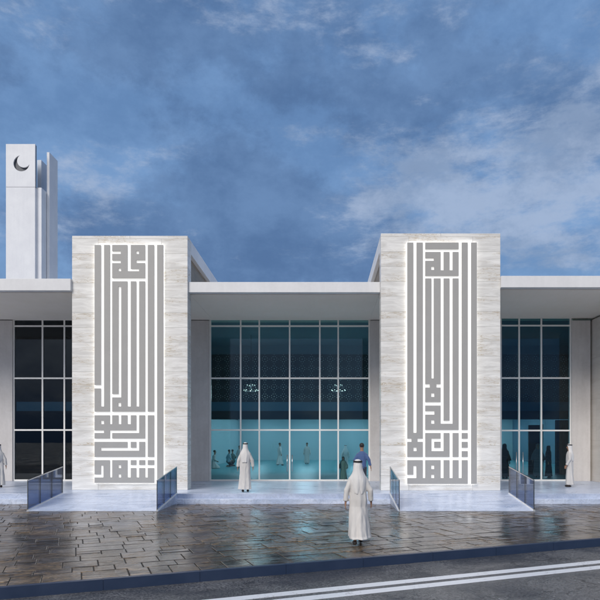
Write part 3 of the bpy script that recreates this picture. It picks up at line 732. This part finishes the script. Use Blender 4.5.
    if kind in ('robe', 'abaya'):
        k = 1.12 if kind == 'abaya' else 1.0; hem = (.10 if stride < .2 else .15) if not kneel else .02
        if kneel:
            R_ = [(.02,.27,.36,0,.10), (.14,.27,.34,0,.10), (.30,.23,.24,0,.05), (.48,.185,.14,0,0), (.62,.18,.125,0,.02), (.78,.20,.125,0,.05), (.88,.215,.12,0,.07), (.94,.17,.10,0,.08), (.99,.075,.07,0,.09)]
        else:
            s2 = stride; R_ = [(hem,.222*k,.175*k+s2*.85,.02*(s2>0),-.02), (.20,.218*k,.165*k+s2*.68,.015*(s2>0),-.01), (.5,.200*k,.145*k+s2*.36,0,0), (.8,.185*k,.135*k,0,0), (.95,.187*k,.135*k,0,0), (1.1,.175*k,.128*k,0,lean*.3),
                  (1.25,.195*k,.13*k,0,lean*.6), (1.34,.21*k,.125*k,0,lean*.8), (1.40,.195*k,.11*k,0,lean*.9), (1.43,.165*k,.10*k,0,lean), (1.45,.125*k,.088*k,0,lean), (1.49,.072,.070,0,lean)]
        loft(R_, .17)
    else:
        loft([(.84+dz,.175,.125,0,0), (1.0+dz,.17,.12,0,0), (1.15+dz,.165,.118,0,lean*.4), (1.30+dz,.19,.125,0,lean*.7), (1.39+dz,.175,.11,0,lean*.9), (1.44+dz,.12,.085,0,lean), (1.48+dz,.068,.066,0,lean)], .05)
    for s, (el, wr) in zip((-1, 1), wrists):
        e, w = Vector(el), Vector(wr); shp = Vector((s*.125, lean*.8, 1.365+dz)); end = e.lerp(w, .94) if kind != 'shirt' else e.lerp(w, .80)
        W.tube([shp, shp.lerp(e, .5), e, e.lerp(end, .5), end], [.070,.068,.060,.056,.055] if kind != 'abaya' else [.08,.08,.08,.09,.10], 16)
    bmesh.ops.recalc_face_normals(bm, faces=bm.faces); gm = mod_mesh(bm, [('REMESH', dict(mode='VOXEL', voxel_size=.012)), ('SMOOTH', dict(factor=.5, iterations=2))])
    wrinkle(gm, .018, seed*3.1)
    addpart('shirt' if kind == 'shirt' else ('abaya' if kind == 'abaya' else 'robe'), gm, robe, t, sc)
    if kind == 'shirt':
        bm = bmesh.new(); W = MB(); W.bm.free(); W.bm = bm
        W.ball((0,0,.89+dz), .165, (1,.78,.75), 20, 12)
        for s in (-1, 1):
            fy = s*stride
            if kneel: W.tube([(s*.085,0,.88+dz), (s*.11,.34,.11), (s*.10,-.03,.08)], [.10,.08,.06], 14)
            else: W.tube([(s*.085,0,.90), (s*.088,fy*.5+(.04 if stride else 0),.50), (s*.086,fy,.10)], [.105,.078,.062], 14)
        bmesh.ops.recalc_face_normals(bm, faces=bm.faces); gm = mod_mesh(bm, [('REMESH', dict(mode='VOXEL', voxel_size=.012)), ('SMOOTH', dict(factor=.5, iterations=2))])
        addpart('trousers', gm, trousers, t, sc)
    # headwear or hair
    def drape(rows, mat, name, fold=.13):
        bm = bmesh.new(); n = 28; prev = None
        for (z, rx, ry, cy, half) in rows:
            ring = []
            for k in range(n+1):
                a = R(-half+2*half*k/n); f = 1+fold*max(0, 1.60-z)*(math.sin(7*a+ph[3])+.6*math.sin(13*a+ph[1]))
                ring.append(bm.verts.new((rx*f*math.sin(a), cy+lean-ry*f*math.cos(a), z+dz)))
            if prev:
                for k in range(n): bm.faces.new((prev[k], prev[k+1], ring[k+1], ring[k]))
            prev = ring
        me = mod_mesh(bm, [('SOLIDIFY', dict(thickness=.010, offset=1)), ('SUBSURF', dict(levels=1))])
        wrinkle(me, .012, seed*1.7, (11,11,3.5))
        return addpart(name, me, mat, t, sc)
    if scarf:
        if kind == 'abaya':
            drape([(1.790,.010,.012,.01,180), (1.782,.045,.050,.01,180), (1.75,.085,.098,.005,165), (1.70,.104,.115,.005,140), (1.62,.108,.115,.0,138), (1.54,.105,.11,0,150), (1.47,.15,.125,-.005,165), (1.40,.215,.145,-.01,165), (1.28,.235,.165,-.01,140), (1.12,.23,.17,-.01,110), (1.0,.22,.17,-.01,80)], scarf, 'headscarf')
        else:
            drape([(1.790,.010,.012,.01,180), (1.783,.045,.050,.01,180), (1.755,.074,.088,.008,178), (1.71,.090,.105,.006,150), (1.66,.095,.109,.0,128), (1.58,.100,.108,-.006,122), (1.50,.120,.115,-.010,118), (1.43,.168,.128,-.012,112), (1.36,.200,.140,-.012,98), (1.26,.185,.150,-.010,78), (1.14,.165,.150,-.010,60), (1.06,.150,.150,-.008,42)], scarf, 'headscarf')
            b = MB()
            for zz in (1.735, 1.752):
                b.tube([((.091-(zz-1.735)*.5)*math.sin(a), lean+.006-(.108)*math.cos(a), zz+dz-.006*math.cos(a)) for a in [2*math.pi*k/28 for k in range(28)]], .0105, 8, closed=True)
            bmesh.ops.transform(b.bm, matrix=Matrix.Scale(sc, 4), verts=b.bm.verts); b.build('head_cord', M['agal_black'], t)
    else:
        b = MB(); b.ball((0, lean-.004, 1.70+dz), .098, (.92,1.06,.92), 18, 12)
        for v in b.bm.verts:
            if v.co.y > lean+.05 and v.co.z < 1.735+dz: v.co.y = lean+.05
        bmesh.ops.transform(b.bm, matrix=Matrix.Scale(sc, 4), verts=b.bm.verts); b.build('hair', M['hair'], t)
    return t
def at(px, feet_py, z=PH): Y = 600*(CAMZ-z)/(feet_py-442); return (WX(px, Y), Y, z)
person('man in long white robe and white headscarf with black cord walking across the wet plaza', at(358, 544.5, 0), R(3), 1.78, stride=.24, arms=((.265,-.05),(.285,.07)), seed=3)
person('man in white robe and headscarf standing on the platform before the central glass', at(245.3, 492), R(4), 1.80, seed=5)
person('man in white robe standing beside the right-hand pier, turned to the left', at(569.5, 487), R(72), 1.74, seed=8, arms=((.20,.12),(.20,.10)))
person('man in white robe cut off by the left edge of the picture', at(-1.5, 487.5), R(20), 1.74, seed=9)
person('man in blue shirt and dark trousers walking to the glass, behind the plaza walker', at(361.8, 491), R(-6), 1.78, robe='blue_shirt', scarf=None, kind='shirt', stride=.12, arms=((.30,.05),(.33,-.05)), seed=11)
# inside the hall
G = None
Z2 = PH+.02
person('walking man in white robe inside the hall, left of the central door handles', at(279.5, 465.5, Z2), R(-60), 1.74, scarf=None, stride=.16, seed=21)
person('man in white robe inside the hall, standing right of the central door handles', at(307, 464, Z2), R(170), 1.74, scarf=None, seed=22)
person('pale figure inside the hall half hidden by the robed man at the glass', at(239.5, 467.5, Z2), R(160), 1.55, scarf=None, seed=23)
person('worshipper in white kneeling alone at the far left of the central glass', at(213.3, 468.5, Z2), R(-70), 1.7, scarf=None, pose='kneel', seed=24)
person('worshipper in pale blue kneeling inside the hall, left one of a close pair', at(228.2, 467, Z2), R(-40), 1.7, robe='teal_shirt', kind='shirt', scarf=None, pose='kneel', seed=25)
person('worshipper in dark clothes kneeling inside the hall, right one of a close pair', at(233.2, 466.5, Z2), R(40), 1.7, robe='green_cloth', kind='shirt', scarf=None, pose='kneel', seed=26)
person('small figure in dark green just behind the glass, left of the blue-shirted man', at(343.2, 480.5, Z2), R(170), 1.12, robe='green_cloth', scarf='green_cloth', kind='abaya', seed=27)
person('figure in white headscarf standing deeper inside, above the small dark green figure', at(345.5, 468.5, Z2), R(10), 1.6, seed=28)
person('woman in black abaya inside, close to the marble tower on the right', at(504.5, 478.5, Z2), R(-50), 1.72, robe='black_cloth', scarf='black_cloth', kind='abaya', seed=29)
person('woman in grey cloak inside, immediately left of the mullion behind the right glass', at(538, 477.5, Z2), R(160), 1.72, robe='grey_cloth', scarf='grey_cloth', kind='abaya', seed=30)
person('woman in black abaya inside, between the mullion and the slatted screen', at(548.5, 478, Z2), R(-120), 1.62, robe='black_cloth', scarf='black_cloth', kind='abaya', seed=31)
person('dim figure in grey cloak behind the dark left window beside the marble tower', at(64.5, 480.2, Z2), R(180), 1.7, robe='grey_cloth', scarf='grey_cloth', kind='abaya', seed=32)
